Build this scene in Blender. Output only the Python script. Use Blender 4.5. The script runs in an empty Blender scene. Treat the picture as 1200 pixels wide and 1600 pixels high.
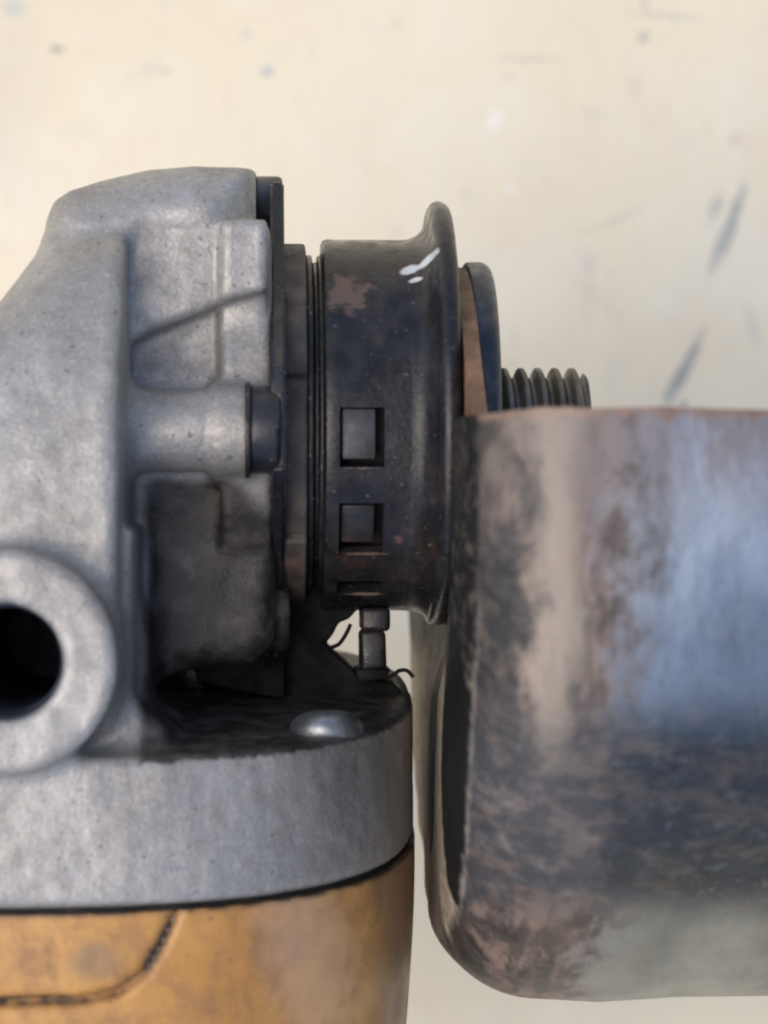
import bpy, bmesh, math, random
import numpy as np
from mathutils import Vector, Matrix

# ---------------------------------------------------------------- camera, world, sun, exposure
# units: 1 Blender unit = 1 cm. Builders below work in millimetres and are scaled by S.
S = 0.1
D = 300.0            # camera distance from the spindle axis, mm
K = 14.4             # photo pixels per mm at the spindle axis
AX = 9.375           # height of the spindle axis over the picture centre, mm
TH = math.radians(2.6)
sc = bpy.context.scene
sc.unit_settings.scale_length = 0.01
cam_d = bpy.data.cameras.new('camera')
cam = bpy.data.objects.new('camera', cam_d)
sc.collection.objects.link(cam)
sc.camera = cam
cam.location = (0, 0, D*S)
cam.rotation_euler = (0, 0, 0)
cam_d.sensor_fit = 'VERTICAL'
cam_d.sensor_height = 36.0
cam_d.lens = D*K/1600*36.0
cam_d.clip_start = 0.5
cam_d.clip_end = 3000
cam_d.dof.use_dof = True
cam_d.dof.focus_distance = 29.3
cam_d.dof.aperture_fstop = cam_d.lens*1e-3/(2*0.19)
cam_d.dof.aperture_blades = 0

SUN_EL, SUN_AZ = math.radians(62), math.radians(262)     # azimuth measured from +Y (top of the picture) towards +X
w = bpy.data.worlds.new('World'); sc.world = w; w.use_nodes = True
nt = w.node_tree
bg = nt.nodes['Background']
sky = nt.nodes.new('ShaderNodeTexSky')
sky.sky_type = 'NISHITA'
sky.sun_disc = False
sky.sun_elevation = SUN_EL
sky.sun_rotation = SUN_AZ
sky.air_density = 1.0; sky.dust_density = 3.0; sky.ozone_density = 1.0
nt.links.new(sky.outputs[0], bg.inputs[0])
bg.inputs[1].default_value = 0.15
sd = bpy.data.lights.new('sun', 'SUN'); sun = bpy.data.objects.new('sun', sd); sc.collection.objects.link(sun)
sd.energy = 1.2; sd.angle = math.radians(60); sd.color = (1.0, 0.93, 0.82)
dv = Vector((math.sin(SUN_AZ)*math.cos(SUN_EL), math.cos(SUN_AZ)*math.cos(SUN_EL), math.sin(SUN_EL)))
sun.rotation_euler = dv.to_track_quat('Z', 'Y').to_euler()
sc.view_settings.view_transform = 'Standard'
sc.view_settings.look = 'None'
sc.view_settings.exposure = 0.40
sc.cycles.filter_width = 2.2
sc.cycles.max_bounces = 8

# ---------------------------------------------------------------- photo pixel -> grinder coordinates at a chosen depth
cT, sT = math.cos(TH), math.sin(TH)
def P(px, py, z):
    a = (px-600)/(K*D)
    x = (a*D - a*z*cT - z*sT)/(cT - a*sT)
    zw = -x*sT + z*cT
    y = (800-py)/(K*D)*(D-zw) - AX
    return x, y
def PX(px, z): return P(px, 800, z)[0]
def PW(px, py, zw):          # world, for the floor
    return (px-600)/(K*D)*(D-zw), (800-py)/(K*D)*(D-zw)

# ---------------------------------------------------------------- material helpers
def new_mat(name):
    m = bpy.data.materials.new(name); m.use_nodes = True
    n = m.node_tree
    return m, n, n.nodes['Principled BSDF']
class NB:
    """small node-building helper"""
    def __init__(s, nt): s.t = nt; s.N = nt.nodes; s.L = nt.links; s.co = None
    def coord(s):
        if s.co is None: s.co = s.N.new('ShaderNodeTexCoord').outputs['Object']
        return s.co
    def plug(s, v, sock):
        if isinstance(v, (int, float)): sock.default_value = v
        elif isinstance(v, tuple): sock.default_value = v if len(v) == len(sock.default_value) else (*v, 1)
        else: s.L.new(v, sock)
    def mapping(s, loc=(0,0,0), rot=(0,0,0), scl=(1,1,1), vec=None):
        m = s.N.new('ShaderNodeMapping'); m.inputs['Location'].default_value = loc
        m.inputs['Rotation'].default_value = rot; m.inputs['Scale'].default_value = scl
        s.L.new(vec or s.coord(), m.inputs[0]); return m.outputs[0]
    def noise(s, scale, detail=4, rough=.55, scl=(1,1,1), loc=(0,0,0), rot=(0,0,0), dist=0):
        n = s.N.new('ShaderNodeTexNoise'); n.inputs['Scale'].default_value = scale
        n.inputs['Detail'].default_value = detail; n.inputs['Roughness'].default_value = rough
        n.inputs['Distortion'].default_value = dist
        s.L.new(s.mapping(loc, rot, scl), n.inputs['Vector']); return n.outputs['Fac']
    def ramp(s, f, a, b, lo=0., hi=1.):
        r = s.N.new('ShaderNodeMapRange'); r.interpolation_type = 'SMOOTHSTEP'
        s.plug(f, r.inputs[0]); s.plug(a, r.inputs[1]); s.plug(b, r.inputs[2]); s.plug(lo, r.inputs[3]); s.plug(hi, r.inputs[4])
        return r.outputs[0]
    def mix(s, f, a, b):
        m = s.N.new('ShaderNodeMix'); m.data_type = 'RGBA'
        s.plug(f, m.inputs[0]); s.plug(a, m.inputs[6]); s.plug(b, m.inputs[7]); return m.outputs[2]
    def math(s, op, a, b=0.):
        m = s.N.new('ShaderNodeMath'); m.operation = op; s.plug(a, m.inputs[0]); s.plug(b, m.inputs[1]); return m.outputs[0]
    def bump(s, h, strength=.3, dist=.02, nrm=None):
        b = s.N.new('ShaderNodeBump'); b.inputs['Strength'].default_value = strength; b.inputs['Distance'].default_value = dist
        s.plug(h, b.inputs['Height'])
        if nrm is not None: s.L.new(nrm, b.inputs['Normal'])
        return b.outputs[0]
    def blob(s, c, r, rot=0., soft=.5, wob=.25, wscale=6.):
        """soft patch of its own shape, centre c and radii r in cm, turned by rot in the XY plane"""
        v = s.N.new('ShaderNodeVectorMath'); v.operation = 'SUBTRACT'; s.L.new(s.coord(), v.inputs[0]); v.inputs[1].default_value = c
        m = s.N.new('ShaderNodeMapping'); m.vector_type = 'POINT'
        rr = s.N.new('ShaderNodeVectorRotate'); rr.rotation_type = 'Z_AXIS'; rr.inputs['Angle'].default_value = -rot
        s.L.new(v.outputs[0], rr.inputs[0])
        m.inputs['Scale'].default_value = tuple(1/q for q in r); s.L.new(rr.outputs[0], m.inputs[0])
        ln = s.N.new('ShaderNodeVectorMath'); ln.operation = 'LENGTH'; s.L.new(m.outputs[0], ln.inputs[0])
        n = s.noise(wscale, 3)
        d = s.math('ADD', ln.outputs['Value'], s.math('MULTIPLY', s.math('SUBTRACT', n, .5), wob*4))
        return s.ramp(d, 1-soft, 1+soft, 1., 0.)

# cast aluminium
def mat_alu():
    m, n, b = new_mat('cast_aluminium'); q = NB(n)
    big = q.noise(.8, 4); mid = q.noise(4.5, 5); fine = q.noise(22, 3); vfine = q.noise(55, 2)
    c = q.mix(q.ramp(big, .35, .65), (.315,.298,.278), (.40,.384,.363))
    c = q.mix(q.ramp(mid, .45, .75, 0, .35), c, (.19,.175,.16))
    c = q.mix(q.ramp(q.noise(38, 2, loc=(1,7,1)), .5, .68, 0, .35), c, (.20,.19,.18))
    c = q.mix(q.ramp(fine, .5, .7, 0, .35), c, (.54,.53,.515))
    c = q.mix(q.ramp(q.noise(30, 3, .7, scl=(1,.35,1), rot=(0,0,-.7), loc=(2,2,5)), .56, .68, 0, .5), c, (.22,.21,.20))
    c = q.mix(q.ramp(q.noise(13, 2, loc=(4,2,1)), .66, .74, 0, .7), c, (.10,.095,.09))
    a = n.nodes.new('ShaderNodeAttribute'); a.attribute_name = 'grime'  # on the gear head: oily dirt plus painted pocket shade
    g = q.math('MULTIPLY', a.outputs['Fac'], q.ramp(q.noise(2.6, 5), .22, .52, .72, 1.))
    c = q.mix(g, c, q.mix(q.ramp(mid, .4, .7), (.030,.026,.024), (.082,.069,.061)))
    q.plug(c, b.inputs['Base Color'])
    q.plug(q.math('SUBTRACT', .45, q.math('MULTIPLY', g, .35)), b.inputs['Metallic'])
    q.plug(q.ramp(mid, .3, .7, .42, .6), b.inputs['Roughness'])
    h = q.math('ADD', q.math('MULTIPLY', fine, .6), q.math('ADD', q.math('MULTIPLY', vfine, .35), mid))
    q.plug(q.bump(h, .45, .025), b.inputs['Normal'])
    return m
# black worn paint on steel; extra: list of (mask builder, colour)
def mat_black(name, col=(.012,.013,.016), rough=.34, wear=.5, rust=.4, metal=.0, extra=None, brush=(1,1,1), spec=.5):
    m, n, b = new_mat(name); q = NB(n)
    mid = q.noise(3.2, 5); fine = q.noise(16, 3); st = q.noise(5, 4, scl=brush)
    c = q.mix(q.ramp(mid, .35, .7), col, tuple(v*1.9+.003 for v in col))
    rm = q.math('MULTIPLY', q.ramp(q.noise(1.7, 6, .65, loc=(3,1,2)), .52, .68), rust)
    c = q.mix(rm, c, q.mix(fine, (.10,.052,.034), (.20,.115,.075)))
    wm = q.math('MULTIPLY', q.ramp(fine, .66, .74), wear)
    c = q.mix(wm, c, (.30,.28,.26))
    r = q.ramp(st, .3, .7, rough-.08, rough+.14)
    r = q.math('ADD', r, q.math('MULTIPLY', rm, .25))
    if extra:
        for f, colr in extra(q): c = q.mix(f, c, colr)
    q.plug(c, b.inputs['Base Color']); q.plug(r, b.inputs['Roughness'])
    b.inputs['Metallic'].default_value = metal
    b.inputs['Specular IOR Level'].default_value = spec
    q.plug(q.bump(q.math('ADD', fine, mid), .25, .02), b.inputs['Normal'])
    return m

def mat_guard():
    m, n, b = new_mat('worn_guard_steel'); q = NB(n)
    sx = n.nodes.new('ShaderNodeSeparateXYZ'); n.links.new(q.coord(), sx.inputs[0])
    X, Y, Z = sx.outputs
    M = lambda *a: q.math('MULTIPLY', *a)
    big = q.noise(.55, 5, .6, scl=(1.6,.6,.8)); mid = q.noise(1.9, 7, .68, scl=(1.3,.7,.9), dist=.25); fine = q.noise(7, 5, .65)
    strk = q.noise(1.5, 6, .68, scl=(2.6,.45,.45)); vf = q.noise(28, 3, .6)
    xw = q.math('ADD', X, M(q.math('SUBTRACT', mid, .5), 2.0))
    c_steel = q.mix(q.ramp(big, .3, .7), (.20,.235,.285), (.38,.445,.53))
    c_steel = q.mix(q.ramp(strk, .52, .7, 0, .55), c_steel, (.22,.19,.185))
    c_rust = q.mix(q.ramp(mid, .36, .62), (.055,.042,.036), (.215,.155,.125))
    c_dark = q.mix(q.ramp(fine, .4, .7), (.016,.016,.018), (.065,.058,.053))
    rustm = q.ramp(xw, 1.55, 2.3, 1, 0)
    c_steel = q.mix(q.ramp(Y, -4.1, -4.7, 0, .85), c_steel, q.mix(q.ramp(big, .3, .7), (.20,.205,.19), (.31,.32,.30)))  # steel tint paints in reflections: blue sky, greenish floor low down
    c = q.mix(rustm, c_steel, c_rust)
    dk = M(q.ramp(strk, .46, .60), q.ramp(xw, 1.3, 2.2, .9, .06))
    c = q.mix(dk, c, c_dark)
    edge = q.ramp(xw, .75, 1.15, .92, 0)                # blackened bend beside the plate
    c = q.mix(edge, c, c_dark)
    # dirty band low on the rim, running along it
    ln = q.noise(3.0, 8, .74, scl=(.75,1.25,1.0), dist=.25)
    band = M(q.ramp(Y, -2.3, -3.2), q.ramp(Y, -5.0, -4.35))
    low = M(band, q.ramp(ln, .27, .42))
    c = q.mix(M(low, .92), c, q.mix(q.ramp(ln, .45, .6), (.040,.044,.052), (.115,.094,.086)))
    c = q.mix(M(M(band, q.ramp(q.noise(4.2, 7, .72, scl=(.85,1.15,1), loc=(5,5,2), rot=(0,0,.5), dist=.35), .50, .78)), .34), c, (.30,.31,.32))
    # tan highlight painted along the bend
    bend_sheen = M(q.ramp(q.math('ABSOLUTE', q.math('SUBTRACT', q.math('ADD', X, M(q.math('SUBTRACT', mid, .5), .9)), 1.25)), .0, .34, 1, 0), q.ramp(Y, -3.6, -2.2))
    c = q.mix(M(bend_sheen, .5), c, (.37,.31,.245))
    top = M(q.ramp(Y, -1.5, -.2), q.ramp(mid, .3, .6, .3, .9))      # brown tarnish along the cut edge
    c = q.mix(top, c, q.mix(q.ramp(X, 1.0, 2.2), q.mix(q.ramp(mid, .4, .6), (.06,.05,.043), (.17,.135,.115)), (.22,.19,.185)))
    c = q.mix(M(bend_sheen, .3), c, (.37,.31,.245))
    lip = q.ramp(q.math('ADD', Y, M(q.math('SUBTRACT', strk, .5), .5)), -.16, -.05)
    c = q.mix(M(lip, .8), c, (.27,.17,.12))
    # chips and scratches through the coating
    for k, (rt, sc_) in enumerate((((0,0,.5), (14,.7,.7)), ((0,0,-.9), (16,.6,.6)), ((.3,0,1.3), (18,.5,.5)))):
        sn = q.noise(1.2, 2, .5, scl=sc_, rot=rt, loc=(k*3.1, 1, 2))
        c = q.mix(M(q.ramp(sn, .665, .70), M(.0, q.ramp(mid, .45, .6))), c, (.38,.36,.34))
    c = q.mix(q.ramp(vf, .66, .76, 0, .45), c, (.38,.35,.32))
    c = q.mix(q.ramp(q.noise(19, 3, loc=(3,3,3)), .64, .74, 0, .6), c, (.02,.018,.018))
    # back plate: black enamel, its far and lower part painted tan for the floor's grazing reflection, a rubbed line where it meets the bend
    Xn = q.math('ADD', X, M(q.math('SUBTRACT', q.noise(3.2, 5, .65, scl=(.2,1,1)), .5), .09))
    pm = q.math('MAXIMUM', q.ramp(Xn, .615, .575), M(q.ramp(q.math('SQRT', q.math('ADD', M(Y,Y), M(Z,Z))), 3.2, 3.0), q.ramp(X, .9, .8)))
    floor_sheen = q.mix(q.ramp(fine, .35, .65), (.27,.225,.17), (.42,.36,.28))
    floor_sheen = q.mix(q.ramp(q.noise(9, 5, .7, scl=(1,.5,2)), .56, .62, 0, .8), floor_sheen, (.05,.04,.03))
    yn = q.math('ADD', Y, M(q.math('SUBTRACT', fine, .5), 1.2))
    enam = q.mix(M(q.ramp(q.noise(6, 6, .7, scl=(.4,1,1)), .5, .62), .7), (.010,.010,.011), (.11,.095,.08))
    pc = q.mix(q.ramp(yn, -2.35, -2.75), enam, floor_sheen)
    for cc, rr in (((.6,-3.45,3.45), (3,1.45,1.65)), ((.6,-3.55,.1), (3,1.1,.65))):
        pc = q.mix(q.blob(cc, rr, 0, .05, .04, 8), pc, (.008,.008,.008))  # dark reflection slivers painted into the plate colour
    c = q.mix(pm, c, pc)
    el = M(M(q.ramp(q.math('ABSOLUTE', q.math('SUBTRACT', Xn, .61)), .0, .03, 1, 0), q.ramp(Y, -1.4, -2.3)), q.ramp(Z, 0, 1))
    c = q.mix(M(el, M(.6, q.ramp(fine, .4, .6, .3, 1))), c, (.30,.26,.22))
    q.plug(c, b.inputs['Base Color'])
    met = M(q.ramp(rustm, 0, 1, .9, .12), M(q.ramp(dk, 0, 1, 1, .4), q.ramp(pm, 0, 1, 1, 0)))
    q.plug(met, b.inputs['Metallic'])
    q.plug(q.math('ADD', q.ramp(mid, .3, .75, .40, .56), M(rustm, .08)), b.inputs['Roughness'])
    q.plug(q.ramp(pm, 0, 1, .5, .15), b.inputs['Specular IOR Level'])
    q.plug(q.bump(q.math('ADD', mid, M(fine, .35)), .3, .04), b.inputs['Normal'])
    return m

def mat_yellow():
    m, n, b = new_mat('yellow_plastic'); q = NB(n)
    big = q.noise(.7, 5, .6); mid = q.noise(3, 5, .6); fine = q.noise(14, 4)
    c = q.mix(q.ramp(big, .35, .65), (.42,.205,.052), (.54,.28,.080))
    c = q.mix(q.ramp(mid, .42, .66, 0, .75), c, (.34,.165,.06))
    c = q.mix(q.ramp(q.noise(1.3, 7, .72, scl=(1,.6,1), loc=(4,1,1)), .52, .66, 0, .6), c, (.22,.115,.06))
    c = q.mix(q.ramp(fine, .62, .74, 0, .6), c, (.14,.085,.055))
    # scraped, faded patch near the corner
    px = P(485, 1490, 34); f = q.blob((px[0]*S, px[1]*S, 3.2), (.42,.9,2.5), .25, .5, .3, 3)
    c = q.mix(q.math('MULTIPLY', f, .42), c, (.56,.38,.26))
    px = P(150, 1500, 36); f = q.blob((px[0]*S, px[1]*S, 3.4), (.22,.18,2.5), 0, .5, .3, 6)
    c = q.mix(q.math('MULTIPLY', f, .55), c, (.20,.14,.09))
    px = P(640, 1500, 20); f = q.blob((px[0]*S, px[1]*S, 1.0), (.35,3.2,2.0), 0, .5, .3, 3)
    c = q.mix(q.math('MULTIPLY', f, .6), c, (.14,.10,.075))
    a = n.nodes.new('ShaderNodeAttribute'); a.attribute_name = 'grime'
    g = q.math('MULTIPLY', a.outputs['Fac'], q.ramp(q.noise(3.2, 4, loc=(1,5,2)), .36, .56, .35, 1))
    c = q.mix(g, c, (.045,.030,.022))
    q.plug(c, b.inputs['Base Color'])
    q.plug(q.ramp(mid, .3, .7, .38, .55), b.inputs['Roughness'])
    q.plug(q.bump(q.math('ADD', mid, fine), .2, .02), b.inputs['Normal'])
    return m

FZ = -140.0      # floor height, mm
def mat_floor():
    m, n, b = new_mat('cream_painted_floor'); q = NB(n)
    big = q.noise(.10, 4, .5); mid = q.noise(.45, 5, .6, dist=.5); fine = q.noise(4, 4)
    c = q.mix(q.ramp(big, .3, .7), (.685,.593,.415), (.742,.664,.497))
    c = q.mix(q.ramp(mid, .45, .75, 0, .45), c, (.76,.72,.62))
    c = q.mix(q.ramp(q.noise(.8, 6, .68, loc=(7,3,0)), .50, .68, 0, .35), c, (.70,.58,.44))
    c = q.mix(q.ramp(q.noise(1.6, 6, .7, loc=(2,9,0), scl=(1,.7,1), rot=(0,0,.6)), .56, .70, 0, .30), c, (.52,.49,.43))
    def mark(px, py, rx, ry, deg, col, amt, soft=.5, wob=.3, ws=5):
        nonlocal c
        x, y = PW(px, py, FZ); k = (D-FZ)/(K*D)*S
        f = q.blob((x*S, y*S, FZ*S), (rx*k, ry*k, 5), math.radians(deg), soft, wob, ws)
        c = q.mix(q.math('MULTIPLY', f, amt), c, col)
    ink = (.20,.235,.25)
    mark(1143, 350, 60, 9, 72, ink, .62)
    mark(1118, 395, 40, 5, 75, ink, .5)
    mark(1070, 578, 62, 8, 64, ink, .72)
    mark(1050, 598, 28, 5, 60, ink, .5)
    mark(1176, 510, 30, 8, -75, (.38,.42,.42), .35)
    mark(1118, 325, 22, 9, 70, ink, .4)
    mark(1040, 24, 55, 4, -5, (.40,.40,.38), .45)
    mark(1006, 58, 9, 6, 40, (.25,.28,.30), .6)
    mark(1007, 5, 9, 5, -50, (.3,.3,.3), .5)
    mark(825, 92, 50, 4, 0, (.45,.42,.36), .45)
    mark(958, 345, 50, 4, 22, (.45,.40,.32), .4)
    mark(418, 112, 11, 7, 10, (.30,.36,.44), .62)
    mark(90, 77, 11, 5, 5, (.22,.19,.17), .75)
    mark(22, 14, 16, 12, 0, (.35,.47,.48), .6)
    mark(384, 54, 9, 9, 0, (.45,.44,.50), .4)
    mark(259, 112, 7, 5, 0, (.35,.33,.3), .5)
    mark(772, 188, 13, 18, 0, (.86,.80,.72), .6)
    mark(798, 296, 7, 5, 0, (.9,.87,.82), .6)
    mark(1148, 218, 12, 9, 30, (.55,.36,.30), .35)
    mark(795, 120, 6, 5, 0, (.4,.38,.33), .4)
    mark(920, 410, 12, 20, 20, (.50,.50,.49), .25)
    mark(1068, 632, 8, 8, 0, (.2,.2,.2), .5)
    mark(0, 120, 60, 160, 0, (.58,.50,.40), .4, .9)
    q.plug(c, b.inputs['Base Color'])
    b.inputs['Roughness'].default_value = .62
    b.inputs['Specular IOR Level'].default_value = .25
    q.plug(q.bump(q.math('ADD', q.math('MULTIPLY', mid, 3.), fine), .25, .06), b.inputs['Normal'])
    return m

# ---------------------------------------------------------------- mesh helpers (mm in, cm out)
COL = sc.collection
def link(name, me, mat, parent=None, smooth=True, ang=40):
    o = bpy.data.objects.new(name, me); COL.objects.link(o)
    if mat: me.materials.append(mat)
    if parent: o.parent = parent
    if smooth:
        me.polygons.foreach_set('use_smooth', [True]*len(me.polygons))
        if ang: me.set_sharp_from_angle(angle=math.radians(ang))
    return o
def from_bm(name, bm, mat, parent=None, smooth=True, ang=40):
    bmesh.ops.recalc_face_normals(bm, faces=bm.faces)
    for v in bm.verts: v.co *= S
    me = bpy.data.meshes.new(name); bm.to_mesh(me); bm.free()
    return link(name, me, mat, parent, smooth, ang)
def lathe(bm, prof, seg=128, c=(0,0,0), axis='X', a0=0., a1=2*math.pi, rfun=None):
    """closed profile [(along, radius)] turned about an axis through c; full or partial (then capped)"""
    full = abs(a1-a0-2*math.pi) < 1e-6
    n = len(prof); cols = []
    for i in range(seg if full else seg+1):
        a = a0+(a1-a0)*i/seg; ca, sa = math.cos(a), math.sin(a); col = []
        for j, (x, r) in enumerate(prof):
            if rfun: x, r = rfun(x, r, a)
            if axis == 'X': p = (c[0]+x, c[1]+r*ca, c[2]+r*sa)
            elif axis == 'Y': p = (c[0]+r*ca, c[1]+x, c[2]+r*sa)
            else: p = (c[0]+r*ca, c[1]+r*sa, c[2]+x)
            col.append(bm.verts.new(p))
        cols.append(col)
    m = len(cols)
    for i in range(m if full else m-1):
        A, B = cols[i], cols[(i+1) % m]
        for j in range(n):
            k = (j+1) % n
            bm.faces.new((A[j], A[k], B[k], B[j]))
    if not full:
        bm.faces.new(cols[0]); bm.faces.new(cols[-1][::-1])
def arc(cx, cy, r, d0, d1, n=6):
    return [(cx+r*math.cos(math.radians(d0+(d1-d0)*i/n)), cy+r*math.sin(math.radians(d0+(d1-d0)*i/n))) for i in range(n+1)]
def solid_disc(x0, x1, r, b=.3, rin=.02):
    return [(x0, rin)] + arc(x0+b, r-b, b, 180, 90, 4) + arc(x1-b, r-b, b, 90, 0, 4) + [(x1, rin)]
def prism(bm, pts, z0, z1, bevel=0., seg=3):
    """XY polygon in mm extruded from z0 to z1 with bevelled edges"""
    t = bmesh.new()
    f = t.faces.new([t.verts.new((x, y, z0)) for x, y in pts])
    r = bmesh.ops.extrude_face_region(t, geom=[f])
    for v in [g for g in r['geom'] if isinstance(g, bmesh.types.BMVert)]: v.co.z = z1
    bmesh.ops.recalc_face_normals(t, faces=t.faces)
    if bevel: bmesh.ops.bevel(t, geom=list(t.edges), offset=bevel, segments=seg, profile=.5, affect='EDGES', clamp_overlap=True)
    me = bpy.data.meshes.new('t'); t.to_mesh(me); t.free(); bm.from_mesh(me); bpy.data.meshes.remove(me)
def tube(bm, pts, r, seg=10):
    pts = [Vector(p) for p in pts]; rings = []
    for i, p in enumerate(pts):
        t = (pts[min(i+1, len(pts)-1)]-pts[max(i-1, 0)]).normalized()
        u = t.cross(Vector((.3,.2,.9))).normalized(); v = t.cross(u)
        rings.append([bm.verts.new(p+u*r*math.cos(2*math.pi*k/seg)+v*r*math.sin(2*math.pi*k/seg)) for k in range(seg)])
    for A, B in zip(rings, rings[1:]):
        for k in range(seg): bm.faces.new((A[k], A[(k+1)%seg], B[(k+1)%seg], B[k]))
    bm.faces.new(rings[0]); bm.faces.new(rings[-1][::-1])
def spline(pts, n=8):
    out = []; pts = [Vector(p) for p in pts]
    for i in range(len(pts)-1):
        p0, p1, p2, p3 = pts[max(i-1,0)], pts[i], pts[i+1], pts[min(i+2,len(pts)-1)]
        for k in range(n):
            t = k/n
            out.append(.5*((2*p1)+(p2-p0)*t+(2*p0-5*p1+4*p2-p3)*t*t+(3*p1-p0-3*p2+p3)*t**3))
    return out+[pts[-1]]

# ---------------------------------------------------------------- distance-field modelling for the casting
class Field:
    def __init__(s, lo, hi, h):
        s.h = h; s.lo = np.array(lo, float); n = [int((b-a)/h)+1 for a, b in zip(lo, hi)]
        s.x, s.y, s.z = np.meshgrid(*[np.arange(k, dtype=np.float32)*h+a for k, a in zip(n, lo)], indexing='ij', sparse=True)
        s.shape = tuple(n); s.f = np.full(s.shape, 50., np.float32)
    def union(s, d, k=0.):
        if k:
            hh = np.maximum(k-np.abs(s.f-d), 0)/k; s.f = np.minimum(s.f, d)-hh*hh*k*.25
        else: s.f = np.minimum(s.f, d)
    def cut(s, d, k=0.):
        if k:
            hh = np.maximum(k-np.abs(s.f+d), 0)/k; s.f = np.maximum(s.f, -d)+hh*hh*k*.25
        else: s.f = np.maximum(s.f, -d)
def smax(a, b, k):
    hh = np.maximum(k-np.abs(a-b), 0)/k; return np.maximum(a, b)+hh*hh*k*.25
def poly2d(x, y, pts):
    """signed distance to a polygon, inside negative"""
    pts = np.array(pts, np.float32); n = len(pts)
    d = np.full(np.broadcast(x, y).shape, 1e9, np.float32); inside = np.zeros(d.shape, bool)
    for i in range(n):
        a, b = pts[i], pts[(i+1) % n]; e = b-a; wx, wy = x-a[0], y-a[1]
        t = np.clip((wx*e[0]+wy*e[1])/max(float(e@e), 1e-9), 0, 1)
        dx, dy = wx-e[0]*t, wy-e[1]*t; d = np.minimum(d, dx*dx+dy*dy)
        c = ((a[1] <= y) != (b[1] <= y))
        if abs(e[1]) > 1e-9: inside ^= c & (x < a[0]+e[0]*(y-a[1])/e[1])
    d = np.sqrt(d); return np.where(inside, -d, d)
def ext(d2, w, r):            # extrude a 2-D field by the slab field w with edge radius r
    a, b = d2+r, w+r
    return np.minimum(np.maximum(a, b), 0)+np.sqrt(np.maximum(a, 0)**2+np.maximum(b, 0)**2)-r
def slab(v, a, b): return np.abs(v-(a+b)/2)-(b-a)/2
def surface_nets(F):
    f = F.f; nx, ny, nz = f.shape; neg = f < 0
    cnt = np.zeros((nx-1, ny-1, nz-1), np.int8)
    for i in (0,1):
        for j in (0,1):
            for k in (0,1): cnt += neg[i:nx-1+i, j:ny-1+j, k:nz-1+k]
    idx = np.argwhere((cnt > 0) & (cnt < 8)); ci, cj, ck = idx.T
    acc = np.zeros((len(idx), 3)); num = np.zeros(len(idx))
    cor = {}
    for i in (0,1):
        for j in (0,1):
            for k in (0,1): cor[i,j,k] = f[ci+i, cj+j, ck+k].astype(float)
    for a in cor:
        for ax in range(3):
            if a[ax] == 0:
                b = tuple(1 if q == ax else a[q] for q in range(3)); fa, fb = cor[a], cor[b]
                m = (fa < 0) != (fb < 0); t = np.where(m, fa/np.where(m, fa-fb, 1), 0)
                p = np.array(a, float)[None, :].repeat(len(idx), 0); p[:, ax] += t
                acc += p*m[:, None]; num += m
    V = (acc/num[:, None]+idx)*F.h+F.lo
    vid = np.full(cnt.shape, -1, np.int64); vid[ci, cj, ck] = np.arange(len(idx))
    quads = []
    for ax in range(3):
        o = [q for q in range(3) if q != ax]
        sl0 = [slice(None)]*3; sl1 = [slice(None)]*3; sl0[ax] = slice(0, -1); sl1[ax] = slice(1, None)
        A, B = neg[tuple(sl0)], neg[tuple(sl1)]; e = np.argwhere(A != B)
        ok = np.ones(len(e), bool)
        for q in o: ok &= (e[:, q] > 0) & (e[:, q] < f.shape[q]-1)
        e = e[ok]; flip = A[e[:,0], e[:,1], e[:,2]]
        def g(d1, d2):
            c = e.copy(); c[:, o[0]] -= d1; c[:, o[1]] -= d2; return vid[c[:,0], c[:,1], c[:,2]]
        Q = np.stack([g(1,1), g(0,1), g(0,0), g(1,0)], 1)
        if ax == 1: flip = ~flip
        Q[~flip] = Q[~flip][:, ::-1]; quads.append(Q)
    Q = np.concatenate(quads); return V, Q[(Q >= 0).all(1)]
def np_mesh(name, V, Q):
    me = bpy.data.meshes.new(name)
    me.vertices.add(len(V)); me.vertices.foreach_set('co', (V*S).astype(np.float32).ravel())
    me.loops.add(Q.size); me.loops.foreach_set('vertex_index', Q.astype(np.int32).ravel())
    me.polygons.add(len(Q)); me.polygons.foreach_set('loop_start', np.arange(0, Q.size, Q.shape[1], dtype=np.int32))
    me.update(calc_edges=True); me.validate()
    return me
def seg_dist(V, pts):
    d = np.full(len(V), 1e9)
    for a, b in zip(pts, pts[1:]):
        a, b = np.array(a), np.array(b); e = b-a; w = V[:, :2]-a
        t = np.clip((w@e)/(e@e), 0, 1); d = np.minimum(d, np.linalg.norm(w-t[:, None]*e, axis=1))
    return d
def sstep(v, a, b):
    t = np.clip((v-a)/(b-a), 0, 1); return t*t*(3-2*t)

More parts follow.
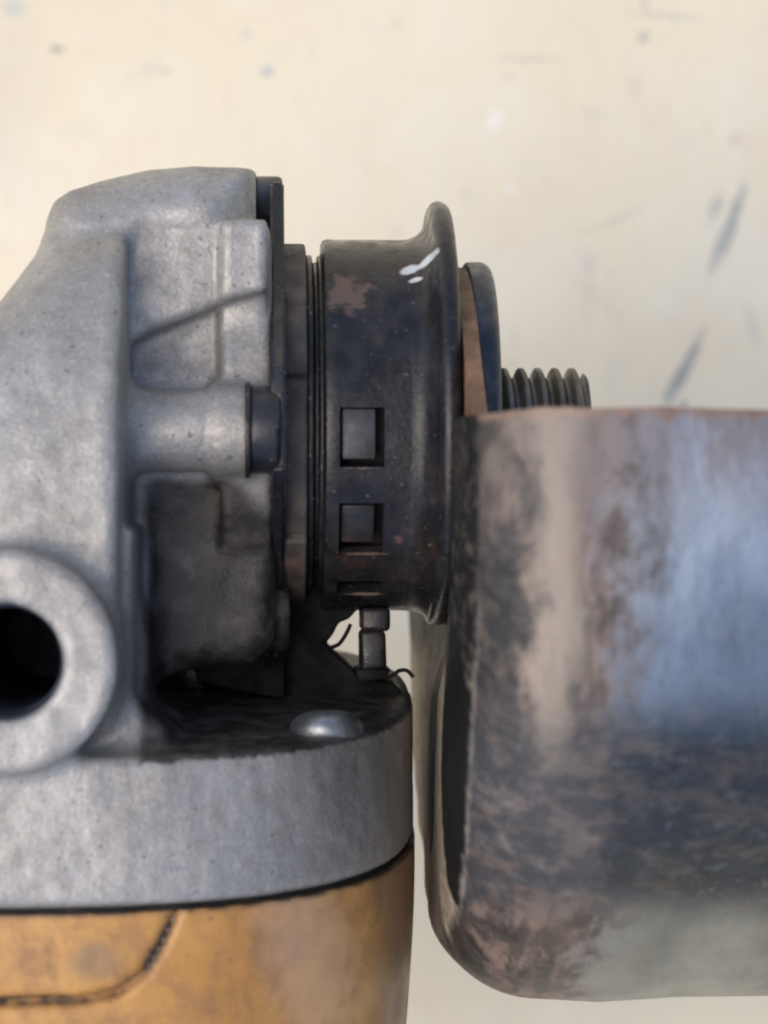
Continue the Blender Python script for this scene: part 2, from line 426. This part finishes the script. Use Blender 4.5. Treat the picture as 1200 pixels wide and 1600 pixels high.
M_ALU = mat_alu(); M_GUARD = mat_guard(); M_YEL = mat_yellow(); M_FLOOR = mat_floor()
def collar_marks(q):
    x, y = P(545, 462, 14)
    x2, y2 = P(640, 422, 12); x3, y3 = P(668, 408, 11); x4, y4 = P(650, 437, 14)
    x5, y5 = P(622, 842, 15)
    return [(q.math('MULTIPLY', q.blob((x*S, y*S, 1.4), (.19,.17,1), 0, .35, .75, 7), .85), (.12,.082,.068)),
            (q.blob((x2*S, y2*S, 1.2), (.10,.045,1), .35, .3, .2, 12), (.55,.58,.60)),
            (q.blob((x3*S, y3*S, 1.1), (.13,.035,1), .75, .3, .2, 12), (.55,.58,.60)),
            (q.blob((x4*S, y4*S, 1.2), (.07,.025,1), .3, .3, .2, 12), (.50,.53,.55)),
            (q.math('MULTIPLY', q.blob((x5*S, y5*S, 1.5), (.04,.03,1), 0, .6, .8, 14), .5), (.16,.085,.065))]+[(q.math('MULTIPLY', q.blob((P(e[0],e[1],e[2])[0]*S, P(e[0],e[1],e[2])[1]*S, e[2]*S), (e[3],.016,.05), 0, .5, .3, 25), .6), (.30,.20,.15)) for e in ((568,731,19.9,.20),(566,640,20,.18),(572,865,14.4,.20),(572,928,8.6,.17))]
M_COLLAR = mat_black('black_enamelled_collar', col=(.012,.012,.014), rough=.25, wear=.30, rust=.14, extra=collar_marks, spec=.3)
M_BLACK = mat_black('blackened_steel', (.014,.014,.016), .38, .3, .3)
M_COVER = mat_black('dirty_cover_casting', (.058,.047,.040), .55, .45, .4, .1)
M_GREASE = mat_black('greasy_ring_steel', (.020,.019,.019), .30, 1., .3, .4)
M_SPIN = mat_black('oily_spindle_steel', (.10,.092,.078), .42, .6, .35, .45)
M_FLANGE = mat_black('blued_flange_steel', (.038,.046,.058), .36, .3, .25, .6)
M_RUST = mat_black('rusty_plate_steel', (.13,.070,.040), .6, .3, .8, .1)
M_BOLT = mat_black('black_cap_screw', (.010,.010,.013), .30, .35, .2, 0.)
M_LUG = mat_black('grey_cap_screw', (.045,.046,.049), .45, .4, .2, .4)
M_ZINC = mat_black('zinc_plated_screw', (.20,.21,.22), .36, .7, .1, .75)
M_RUBBER = mat_black('black_moulded_plastic', (.008,.008,.008), .7, .1, .1, spec=.2)

# ---------------------------------------------------------------- floor
bm = bmesh.new(); L = 6000
bm.faces.new([bm.verts.new(p) for p in ((-L,-L,FZ), (L,-L,FZ), (L,L,FZ), (-L,L,FZ))])
fl = from_bm('floor', bm, M_FLOOR, smooth=False); fl['kind'] = 'structure'

# ---------------------------------------------------------------- the grinder
G = bpy.data.objects.new('angle_grinder', None); COL.objects.link(G)
G.location = (0, AX*S, 0); G.rotation_euler = (0, TH, 0)
G['label'] = 'worn angle grinder with grey cast head, yellow body and rusty guard over cream floor'
G['category'] = 'angle grinder'

# --- gear housing (cast aluminium)
F = Field((-83, -50, -41), (5, 31, 43), .5)
x, y, z = F.x, F.y, F.z
rho = np.sqrt(y*y+z*z)
XR = P(203, 700, 34)[0]-1.1
yq = y+.11*z
# rear mass of the head
out = [P(72,378,15), P(130,350,15), P(215,335,15), P(300,335,15), P(300,1180,15), P(-200,1180,15), P(-240,900,15), P(-150,690,15), P(-75,585,15), P(-2,495,15), P(30,447,15)]
d2 = poly2d(x, y, out)
body = ext(d2, slab(z, -36, 36.5), 7.)
body = smax(body, np.sqrt((y+14)**2+(z+12)**2)-48.2, 7.)
rcut = np.maximum(x-XR, 0)+np.minimum(x-XR, 0)
body = smax(body, (x-XR-.03*(34-z))+0*y, 1.4)
F.union(body)
# ridge that carries the top screw
rid = [P(82,430,13), P(74,350,13), P(86,320,13), P(112,302,13), P(160,287,13), P(230,271,13), P(300,264,13), P(399,267,13), P(399,430,13)]
F.union(ext(poly2d(x, y, rid), slab(z, -21.5, 21.5), 6.5), 2.2)
# round core of the gear case
F.union(ext(np.sqrt(y*y+(z*1.12)**2)-20.2, slab(x, -30, -12.6), .8), 1.2)
F.union(ext(rho-21.3, slab(x, -17.4, -12.3), .6), .6)
# raised shoulder under the ridge with the slanting lower border
sh = [P(195,362,20), P(418,362,20), P(416,455,20), P(380,462,20), P(342,477,20), P(232,520,20), P(195,545,20)]
F.union(ext(poly2d(x, y, sh), slab(z, -20, 21.0), .4), .3)
sh2 = [P(344,352,20), P(419,352,20), P(417,600,20), P(344,600,20)]
F.union(ext(poly2d(x, y, sh2), slab(z, -18, 19.2), .9), .8)
sh3 = [P(344,345,20), P(419,345,20), P(417,456,20), P(344,472,20)]
F.union(ext(poly2d(x, y, sh3), slab(z, -18, 22.0), .4), .3)
sh4 = [P(195,500,20), P(344,480,20), P(344,610,20), P(195,610,20)]
F.union(ext(poly2d(x, y, sh4), slab(z, -18, 17.0), .6), .5)
# boss of the near screw
BY, BZ = -1.2, 21.5
F.union(ext(np.sqrt((y-BY)**2+(z-BZ)**2)-4.2, slab(x, -34, -18.2), 1.6), 2.6)
F.union(ext(np.sqrt((y-BY)**2+(z-BZ)**2)-4.5, slab(x, -18.4, -14.0), .7), 1.2)
F.union(ext(np.sqrt((y-BY)**2+(z-BZ+4)**2)-5.2, slab(x, -18.4, -12.4), .7), 1.2)
# lower boss
rec = [P(215,745,16), P(428,745,16), P(430,1005,16), P(400,1036,16), P(300,1050,16), P(215,1062,16)]
F.union(ext(poly2d(x, y, rec), slab(z, -18, 16.2), 3.), 1.2)
F.union(ext(np.sqrt((y+20.4)**2+(z-9)**2)-3.6, slab(x, -14.5, -10.3), .8), .6)
# web that closes the lower corner beside the rear mass
web = [P(190,960,20), P(232,960,20), P(236,1090,20), P(262,1180,24), P(190,1180,24)]
F.union(ext(poly2d(x, y, web), slab(z, -30, 27), 1.5), 3.)
lip = [P(185,830,34), P(207,830,34), P(205,1085,34), P(225,1115,34), P(262,1140,33), P(262,1190,33), P(185,1190,33)]
F.union(ext(poly2d(x, y, lip), slab(z, -30, 32.), 1.0), 1.5)
# neck flange towards the motor
NC, NZ, NA, NB_ = -38., -2., 41., 38.5
def superell(x, z, grow=0., p=2.7):
    a, b = NA+grow, NB_+grow
    q_ = (np.abs((x-NC)/a)**p+np.abs((z-NZ)/b)**p)**(1/p)
    return (q_-1)*min(a, b)
neck = ext(superell(x, z)+0*y, slab(yq, -43.2, -28.8), 1.1)
F.union(neck, 2.2)
# flange screw pocket
sx, sz = PX(511, 22), 22.
#F.cut(ext(np.sqrt(((x-sx)/1.25)**2+(z-sz)**2)-5.0, slab(yq, -30.2, -20), .8), .8)
# handle socket boss and its bore
HX, HY = P(6, 1035, 40)
rh = np.sqrt((x-HX)**2+(y-HY)**2)
F.union(ext(rh-10.6, slab(z, 20, 40.), .9), 1.8)
F.cut(ext(rh-5.5, slab(z, -14, 60), .3))
F.cut(ext(rh-6.1+np.clip(40.4-z, 0, 3)*.9, slab(z, 36, 60), .1))
# small casting notch over the socket
nx_, ny_ = P(188, 852, 36)
F.cut(ext(np.sqrt(((x-nx_)/.8)**2+((y-ny_)/1.7)**2)-1.1, slab(z, 34.6, 60), .4), .6)
V, Q = surface_nets(F)
# fine unevenness of the casting
rng = np.random.RandomState(3)
def lumps(V, n, wl, amp, seed):
    r = np.random.RandomState(seed); o = np.zeros(len(V))
    for _ in range(n):
        k = r.normal(size=3); k *= 2*np.pi/wl/np.linalg.norm(k)*r.uniform(.6, 1.6); o += np.sin(V@k+r.uniform(0, 6.28))
    return o*amp/math.sqrt(n)
V = V+(lumps(V, 14, 9., .07, 5)+lumps(V, 20, 3., .035, 6)+lumps(V, 24, 1.6, .018, 8))[:, None]*np.array([.5,.5,1.])
me = np_mesh('gear_housing', V, Q)
V2 = V
# oily dirt plus painted shade: the pocket under the near boss and the flange ledge (irregular outline)
n1 = lumps(V2, 10, 8., .9, 11)
x0d, _ = P(214, 800, 30); x1d, _ = P(434, 800, 22)
inx = sstep(V2[:,0]+n1*.2, x0d-.3, x0d+1.0)
topY = -6.2-.0*V2[:,0]
grime_shade = inx*sstep(V2[:,1]+n1*.35, -5.6, -6.9)
lit_wedge = sstep(V2[:,0]*.75+V2[:,1]+n1*.8, -20.0, -16.5)*sstep(V2[:,0], -19, -16)      # lit wedge painted at the right rim, beside the boss's shadow
grime_shade = grime_shade*(1-.75*lit_wedge)
yqv = V2[:,1]+.11*V2[:,2]
front = sstep(V2[:,2], 29.0, 33.5)*sstep(-V2[:,0], 6, 12)*(yqv < -20) 
grime_shade = grime_shade*(1-(yqv < -29.4)*.97)
at = me.attributes.new('grime', 'FLOAT', 'POINT')  # oily dirt and painted pocket shade together
if len(me.vertices) == len(V2): at.data.foreach_set('value', np.clip(grime_shade, 0, 1).astype(np.float32))
gear = link('gear_housing', me, M_ALU, G, True, 0)
gear['label'] = 'grey cast aluminium gear head of the grinder with an oily pocket darkened by painted shade'

# --- motor housing (yellow plastic): lofted super-ellipse with a moulded groove
nu, nv = 560, 240
us = np.linspace(0, 2*np.pi, nu, endpoint=False); vs = np.linspace(0, 1, nv)
grp = [P(*p, 36) for p in ((283,1400), (268,1440), (250,1478), (225,1520), (185,1550), (120,1562), (60,1562), (-40,1566), (-200,1570))]
Vv = []
Yt, Yb = -43.5, -112.
for v in vs:
    yy = Yt+(Yb-Yt)*v**1.4
    gsh = .2-1.7*sstep(-yy, 46, 80)
    if v == 0: gsh = -.3
    a, b = NA+gsh, NB_+gsh*.6; p = 2.7
    cx, sn = np.cos(us), np.sin(us)
    r = (np.abs(cx/a)**p+np.abs(sn/b)**p)**(-1/p)
    X_, Z_ = NC+r*cx, NZ+r*sn
    Vv.append(np.stack([X_, yy-.11*Z_, Z_], 1))
Vv = np.concatenate(Vv)
gd = seg_dist(Vv, grp); onf = Vv[:, 2] > 20
groove = np.where(onf, np.exp(-(gd/.55)**2), 0)
inner = np.where(onf, 0, 0)
Vv[:, 2] -= groove*.8
i = np.arange(nu*(nv-1)); c0 = i % nu; r0 = i//nu; c1 = (c0+1) % nu
Qv = np.stack([r0*nu+c0, (r0+1)*nu+c0, (r0+1)*nu+c1, r0*nu+c1], 1)
me = np_mesh('motor_housing', Vv, Qv)
bm = bmesh.new(); bm.from_mesh(me); bm.verts.ensure_lookup_table()
bm.faces.new([bm.verts[k] for k in range(nu)]); bm.faces.new([bm.verts[(nv-1)*nu+k] for k in range(nu)][::-1])
bmesh.ops.recalc_face_normals(bm, faces=bm.faces); bm.to_mesh(me); bm.free()
at = me.attributes.new('grime', 'FLOAT', 'POINT')
topd = np.exp(-((Vv[:,1]+.11*Vv[:,2]-Yt)/.35)**2)*.9
at.data.foreach_set('value', np.clip(np.maximum(np.where(onf, np.exp(-(gd/.55)**4), 0), topd), 0, 1).astype(np.float32))
motor = link('motor_housing', me, M_YEL, G, True, 40)
motor['label'] = 'scuffed ochre yellow plastic motor housing under the grey head'
# dark seam gasket between head and motor
Vg = []
for yy, g_ in ((-43.1, -1.4), (-43.1, -.45), (-43.75, -.45), (-43.75, -1.4)):
    a, b = NA+g_, NB_+g_; r = (np.abs(np.cos(us)/a)**2.7+np.abs(np.sin(us)/b)**2.7)**(-1/2.7)
    X_, Z_ = NC+r*np.cos(us), NZ+r*np.sin(us); Vg.append(np.stack([X_, yy-.11*Z_, Z_], 1))
Vg = np.concatenate(Vg); i = np.arange(nu*4); c0 = i % nu; r0 = i//nu; c1 = (c0+1) % nu; r1 = (r0+1) % 4
link('seam_gasket', np_mesh('seam_gasket', Vg, np.stack([r0*nu+c0, r1*nu+c0, r1*nu+c1, r0*nu+c1], 1)), M_RUBBER, G)

# --- cover plate between the head and the guard collar
bm = bmesh.new()
def cover_r(x_, r, a):
    if r > 15:
        d = math.degrees(a) % 360
        for g_ in (50, 77, 128, 180, 232, 310):        # shallow radial notches in its edge (angle from the top, towards the camera)
            r -= .75*math.exp(-((d-g_)/1.1)**2)
        if 50 < d < 77: r -= .25
    return x_, r
lathe(bm, solid_disc(-12.0, -8.6, 19.6, .35), 720, rfun=cover_r)
cover = from_bm('bearing_cover', bm, M_COVER, G); cover['label'] = 'grime brown round bearing cover with notched edge'
bm = bmesh.new()
dia = []
for k in range(4):
    a = math.radians(90*k)
    for t in (-14, -7, 0, 7, 14):
        dia.append((26.2*math.cos(a+math.radians(t)*.8), 26.2*math.sin(a+math.radians(t)*.8)))
    dia.append((19.9*math.cos(a+math.pi/4), 19.9*math.sin(a+math.pi/4)))
v0 = [bm.verts.new((-12.35, Y_, Z_)) for Y_, Z_ in dia]; v1 = [bm.verts.new((-10.9, Y_, Z_)) for Y_, Z_ in dia]
bm.faces.new(v0); bm.faces.new(v1[::-1])
for k in range(len(v0)): bm.faces.new((v0[k], v0[(k+1) % len(v0)], v1[(k+1) % len(v0)], v1[k]))
bmesh.ops.recalc_face_normals(bm, faces=bm.faces)
bmesh.ops.bevel(bm, geom=list(bm.edges), offset=.3, segments=2, affect='EDGES')
from_bm('flange_plate', bm, M_BOLT, cover)
bm = bmesh.new()
lathe(bm, solid_disc(-8.6, -7.9, 18.4, .2), 200); lathe(bm, solid_disc(-7.9, -7.3, 17.6, .2), 200); lathe(bm, solid_disc(-7.35, -6.8, 18.3, .2), 200)
rg = from_bm('spacer_ring', bm, M_GREASE, G)

# --- cover screws: cap heads with a washer and a hex recess
def cap_screw(Yc, Zc, r, x0, x1, mat, name='cap_screw'):
    bm = bmesh.new()
    prof = [(x0, .02)]+arc(x0+.2, r-.2, .2, 180, 90, 3)+arc(x1-.6, r-.6, .6, 90, 0, 4)+[(x1, r*.5), (x1-1.2, r*.46), (x1-1.2, .02)]
    lathe(bm, prof, 48, (0, Yc, Zc))
    s = from_bm(name, bm, mat, G)
    bm = bmesh.new(); lathe(bm, solid_disc(x0-.55, x0+.02, r*1.1, .15), 48, (0, Yc, Zc)); from_bm('washer', bm, mat, s)
    return s
cap_screw(BY, BZ+1.9, 4.4, -14.4, -11.4, M_BOLT)
cap_screw(23.3, -2, 3.9, -13.9, -11.0, M_LUG)
cap_screw(-22.8, 2, 4.0, -12.4, -10.6, M_BOLT)
cap_screw(0, -23.5, 4.15, -13.3, -10.6, M_BOLT)

# --- pan head screw on the flange ledge
bm = bmesh.new()
prof = [(-1.2, .02), (-1.2, 3.6)]+arc(0, 1.9, 1.75, 0, 90, 6)[::1]
prof = [(-1.0, .02), (-1.0, 3.45), (-.7, 3.7), (.3, 3.75), (.9, 3.55), (1.5, 3.0), (1.9, 2.2), (2.1, 1.3), (2.1, 1.1), (1.1, .9), (1.1, .02)]
lathe(bm, prof, 48, axis='Y')
o = from_bm('pan_head_screw', bm, M_ZINC, G); o.location = (sx*S, (-29.0-.11*sz)*S, sz*S); o.rotation_euler = (-.11, 0, 0)
bm = bmesh.new()
for a in (0, math.pi/2):
    pr = [(-1.1,-.35), (1.1,-.35), (1.1,.35), (-1.1,.35)]
    pts = [(u*math.cos(a)-v*math.sin(a), u*math.sin(a)+v*math.cos(a)) for u, v in pr]
    prism(bm, [(p[0], p[1]) for p in pts], 1.11, 1.9+.02*(a > 0), 0)
for v in bm.verts: v.co = Vector((v.co.x, v.co.z, -v.co.y))
c = from_bm('cross_recess', bm, M_RUBBER, o, False)

# --- guard: collar with rectangular lock windows
guard = None
R1, R0 = 20.05, 18.6
# --- the pressed guard shell
def arcp(cx, cy, r, d0, d1, n): return arc(cx, cy, r, d0, d1, n)
TH_ = 1.3
outer = [(6.9, 15.5), (6.5, 25), (5.9, 27.5), (5.4, 30), (5.1, 36), (5.0, 41), (5.0, 45)]
outer = outer + [(5.05, 49)] + arcp(5.2+10.4, 61.6-10.4, 10.4, 172, 92, 14) + [(22, 61.9), (30, 61.5), (40, 61.0), (50, 60.6), (51, 60.6)]
inner = []
pts = [Vector(p) for p in outer]
for k, p in enumerate(pts):
    t = (pts[min(k+1, len(pts)-1)]-pts[max(k-1, 0)]).normalized(); nrm = Vector((t.y, -t.x)); inner.append(tuple(p+nrm*TH_))
prof = outer+inner[::-1]
def bent(x_, r, a):
    # hand-worn dents along the bend
    k = math.exp(-((r-55)/5)**2)
    dx = k*(.35*math.sin(a*9+1)+.22*math.sin(a*23+2)+.15*math.sin(a*41))
    dr = .25*math.sin(a*5+x_*.12)+.12*math.sin(a*17+x_*.3+1)
    return x_+dx, r+(dr if r > 45 else 0)
bm = bmesh.new()
ac = math.asin(.5/61.5)
lathe(bm, prof, 260, a0=math.pi/2+ac, a1=math.pi*1.5-ac+.02, rfun=bent)
bmesh.ops.recalc_face_normals(bm, faces=bm.faces)
for v in bm.verts:
    if v.co.y > -4: v.co.y += (1+v.co.y/4 if v.co.y < 0 else 1)*(.28*math.sin(v.co.x*.19-1.9)+.16*math.sin(v.co.x*.7)+.07*math.sin(v.co.x*2.1+v.co.z))
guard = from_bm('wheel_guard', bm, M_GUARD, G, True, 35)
guard['label'] = 'scratched blue grey steel wheel guard with rusty bend'
# hub part of the guard plate above the cut line
bm = bmesh.new()
hub = [(-.55, 33.5), (1.0, 31.0), (5.5, 25.0), (11, 18.2), (14.6, 11.5), (16.6, 5), (17.2, 0)]
hub = hub+[(a_, -b_) for a_, b_ in hub[-2::-1]]
v0 = [bm.verts.new((7.0, Y_, Z_)) for Y_, Z_ in hub]; v1 = [bm.verts.new((8.6, Y_, Z_)) for Y_, Z_ in hub]
bm.faces.new(v0); bm.faces.new(v1[::-1])
for k in range(len(v0)): bm.faces.new((v0[k], v0[(k+1) % len(v0)], v1[(k+1) % len(v0)], v1[k]))
from_bm('hub_plate', bm, M_RUST, guard, True, 50)

# collar
bm = bmesh.new()
xs = [-6.75, -6.6, -6.2, -5.0]; XW0, XW1 = PX(531, 20), PX(601, 20)
colx = [(-6.9, 19.6), (-6.7, 19.95), (-6.2, R1+.05)]
colx += [(XW0, R1), (XW0+.25, R1), ((XW0+XW1)/2, R1), (XW1-.25, R1), (XW1, R1), (1.9, R1)]
colx += arc(1.9, R1+2.6, 2.6, -90, -8, 7)                # flare
colx += [(4.6, 23.3)]+arc(5.7, 23.1, 1.12, 175, 10, 8)+[(6.95, 22.2), (7.0, 19)]
wins = [(-14.0, 3.4), (-44, -25), (-65, -56)]          # degrees below (-) / above (+) the camera-facing line
NA_ = 720
def inwin(i, j):
    x_ = (colx[j][0]+colx[j+1][0])/2
    if not (XW0 <= x_ <= XW1): return False
    deg = 90-((i+.5)*360/NA_)           # height above the camera-facing line
    return any(a_ <= deg <= b_ for a_, b_ in wins) or any(a_ <= deg-360 <= b_ for a_, b_ in wins)
grid = {}; gridi = {}
colx0 = colx
for i in range(NA_):
    a = 2*math.pi*i/NA_
    low_ = min(1, max(0, (-math.cos(a)-.55)/.4)); low_ = low_*low_*(3-2*low_)
    for j, (x_, r) in enumerate(colx):
        if r > R1+.1: r = R1+(r-R1)*(1-.62*low_)
        grid[i, j] = bm.verts.new((x_, r*math.cos(a), r*math.sin(a)))
        ri = min(r-1.3, R0) if x_ < 2.0 else r-1.4
        if j >= len(colx)-3: ri = 18.8
        gridi[i, j] = bm.verts.new((min(x_, 6.8) if j < len(colx)-1 else 7.0, max(ri if x_ < 2 else 18.6, 18.6)-(.0), 0)) if False else bm.verts.new((x_, (R0)*math.cos(a), (R0)*math.sin(a)))
nj = len(colx)
keep = {(i, j): not inwin(i, j) for i in range(NA_) for j in range(nj-1)}
for i in range(NA_):
    k = (i+1) % NA_
    for j in range(nj-1):
        if keep[i, j]:
            bm.faces.new((grid[i,j], grid[i,j+1], grid[k,j+1], grid[k,j])); bm.faces.new((gridi[i,j], gridi[k,j], gridi[k,j+1], gridi[i,j+1]))
            if not keep[k, j]: bm.faces.new((grid[k,j], grid[k,j+1], gridi[k,j+1], gridi[k,j]))
            if not keep[(i-1) % NA_, j]: bm.faces.new((grid[i,j], gridi[i,j], gridi[i,j+1], grid[i,j+1]))
            if j+1 < nj-1 and not keep[i, j+1]: bm.faces.new((grid[i,j+1], grid[k,j+1], gridi[k,j+1], gridi[i,j+1]))
            if j > 0 and not keep[i, j-1]: bm.faces.new((grid[i,j], gridi[i,j], gridi[k,j], grid[k,j]))
    bm.faces.new((grid[i,0], grid[k,0], gridi[k,0], gridi[i,0])); bm.faces.new((grid[i,nj-1], gridi[i,nj-1], gridi[k,nj-1], grid[k,nj-1]))
collar = from_bm('collar', bm, M_COLLAR, guard, True, 40)
collar['label'] = 'black enamelled guard collar with rectangular windows'
# the toothed ring seen through the windows
bm = bmesh.new(); lathe(bm, solid_disc(-6.2, 3.4, 17.2, .3), 160)
inner_ring = from_bm('lock_ring', bm, M_RUBBER, guard)
M_TOOTH = mat_black('worn_lock_tooth', (.040,.041,.045), .5, 1., .3, .3, spec=.4)
def tooth(deg, h=5.0, m_=None):
    bm = bmesh.new(); a_ = math.radians(90-deg)
    t0, t1 = XW0+.2, XW1-.85
    prism(bm, [(t0, -h/2), (t1, -h/2), (t1, h/2), (t0, h/2)], 16.6, 19.3, .3, 2)
    for v in bm.verts:
        x_, t_, r_ = v.co; v.co = (x_, r_*math.cos(a_)+t_*math.sin(a_), r_*math.sin(a_)-t_*math.cos(a_))
    return from_bm('lock_tooth', bm, m_ or M_TOOTH, guard)
tooth(-4.3, 5.2); tooth(-33.5, 4.6, M_BLACK)


# clamp screw under the collar, its lug, the small stop pin
bm = bmesh.new()
cx_, cy_ = P(585, 968, 4); cx2, cy2 = P(583, 1020, 4)
prof = [(-3.4, .02), (-3.4, 1.15), (-3.2, 1.3), (-.6, 1.35), (-.5, 1.38), (1.9, 1.42), (2.2, 1.2), (2.2, .02)]
prism(bm, [P(*p, 5) for p in ((563,949), (609,949), (609,986), (563,986))], .5, 6.5, .55, 3)
prism(bm, [P(*p, 5) for p in ((561,984), (602,984), (604,1046), (563,1050))], 1.0, 6.0, .6, 3)
cs = from_bm('clamp_screw', bm, M_BOLT, guard)
bm = bmesh.new(); px_, py_ = P(636, 930, 3); lathe(bm, solid_disc(-3, 3, .95, .3), 24, (px_, py_, 3), axis='Z'); from_bm('stop_pin', bm, M_RUBBER, guard)
bm = bmesh.new()
pts = [P(*p, 0) for p in ((436,900), (548,905), (610,925), (612,944), (558,950), (545,966), (528,972), (520,990), (508,1004), (524,1022), (545,1040), (562,1058), (612,1064), (632,1086), (600,1100), (430,1100))]
prism(bm, pts, -16, 2, .4, 2)
from_bm('dark_gap_block', bm, M_RUBBER, G)  # black block added to darken the space under the collar
bm = bmesh.new()
pts = [P(*p, 6) for p in ((555,1046), (612,1046), (600,1062), (560,1066))]
prism(bm, pts, -2, 6, .3, 2); from_bm('clamp_lug', bm, M_RUBBER, guard)
for wpts, zz in ((((516,1012), (530,1006), (541,990), (548,975)), 2), (((600,1058), (612,1056), (624,1048), (636,1048), (646,1058)), 6)):
    bm = bmesh.new(); tube(bm, spline([(*P(*p, zz), zz) for p in wpts]), .22); from_bm('wire', bm, M_RUBBER, G)

bm = bmesh.new()
pts = [P(*p, 4) for p in ((296,1020), (445,1020), (445,1092), (385,1082), (310,1064))]
prism(bm, pts, -18, 5, .4, 2)
from_bm('gap_shade_block', bm, M_RUBBER, G)  # black block standing in for shade in the gap above the ledge
# threaded insert of the side handle socket, bore shade painted as its dark colour
bm = bmesh.new()
lathe(bm, [(-13.9, 5.56), (36.8, 5.56), (36.8, 5.35)]+[(36.5-.75*k, 5.35-.35*(k % 2)) for k in range(1, 40)]+[(-13.0, 4.5), (-13.0, .02), (-13.9, .02)], 48, (HX, HY, 0), axis='Z')
M_BORE = mat_black('bore_shade_thread', (.032,.038,.052), .5, .0, .0, spec=.35)
sk = from_bm('handle_socket_thread', bm, M_BORE, gear, True, 30)

# --- inner flange and threaded spindle
bm = bmesh.new()
lathe(bm, [(8.6, .02)]+[(8.6, 17.0)]+arc(9.0, 17.3, .4, 180, 90, 3)+arc(10.2, 16.5, 1.2, 90, 10, 5)+[(11.4, 14.5), (11.5, 12), (11.5, .02)], 200)
from_bm('clamping_flange', bm, M_FLANGE, G)
bm = bmesh.new()
# true helical thread
pitch, rmaj, rmin = 1.85, 6.3, 5.2; xa, xb = 8.5, 22.0; na = 64; rows = []
nturn = (xb-xa)/pitch; tot = int(na*(nturn+1)); nprof = 12
xs_ = np.linspace(xa, xb, int((xb-xa)/pitch*nprof)+1)
for x_ in xs_:
    row = []
    for k in range(na):
        a = 2*math.pi*k/na; ph = ((x_-a/(2*math.pi)*pitch)/pitch) % 1
        t = .5+.5*math.cos(2*math.pi*ph); t = min(1, max(0, (t-.05)/.8)); t = t*.8+.2*t*t*(3-2*t)
        r = rmin+(rmaj-rmin)*t
        ch = max(0, (x_-(xb-.9))/.9); r = min(r, rmaj-1.0*ch**1.5)
        row.append(bm.verts.new((x_, r*math.cos(a), r*math.sin(a))))
    rows.append(row)
for A, B in zip(rows, rows[1:]):
    for k in range(na): bm.faces.new((A[k], A[(k+1) % na], B[(k+1) % na], B[k]))
bm.faces.new(rows[0]); bm.faces.new(rows[-1][::-1])
from_bm('threaded_spindle', bm, M_SPIN, G, True, 60)
bm = bmesh.new(); lathe(bm, solid_disc(-12, 8.7, 10, .3), 64); from_bm('spindle_sleeve', bm, M_BLACK, G)
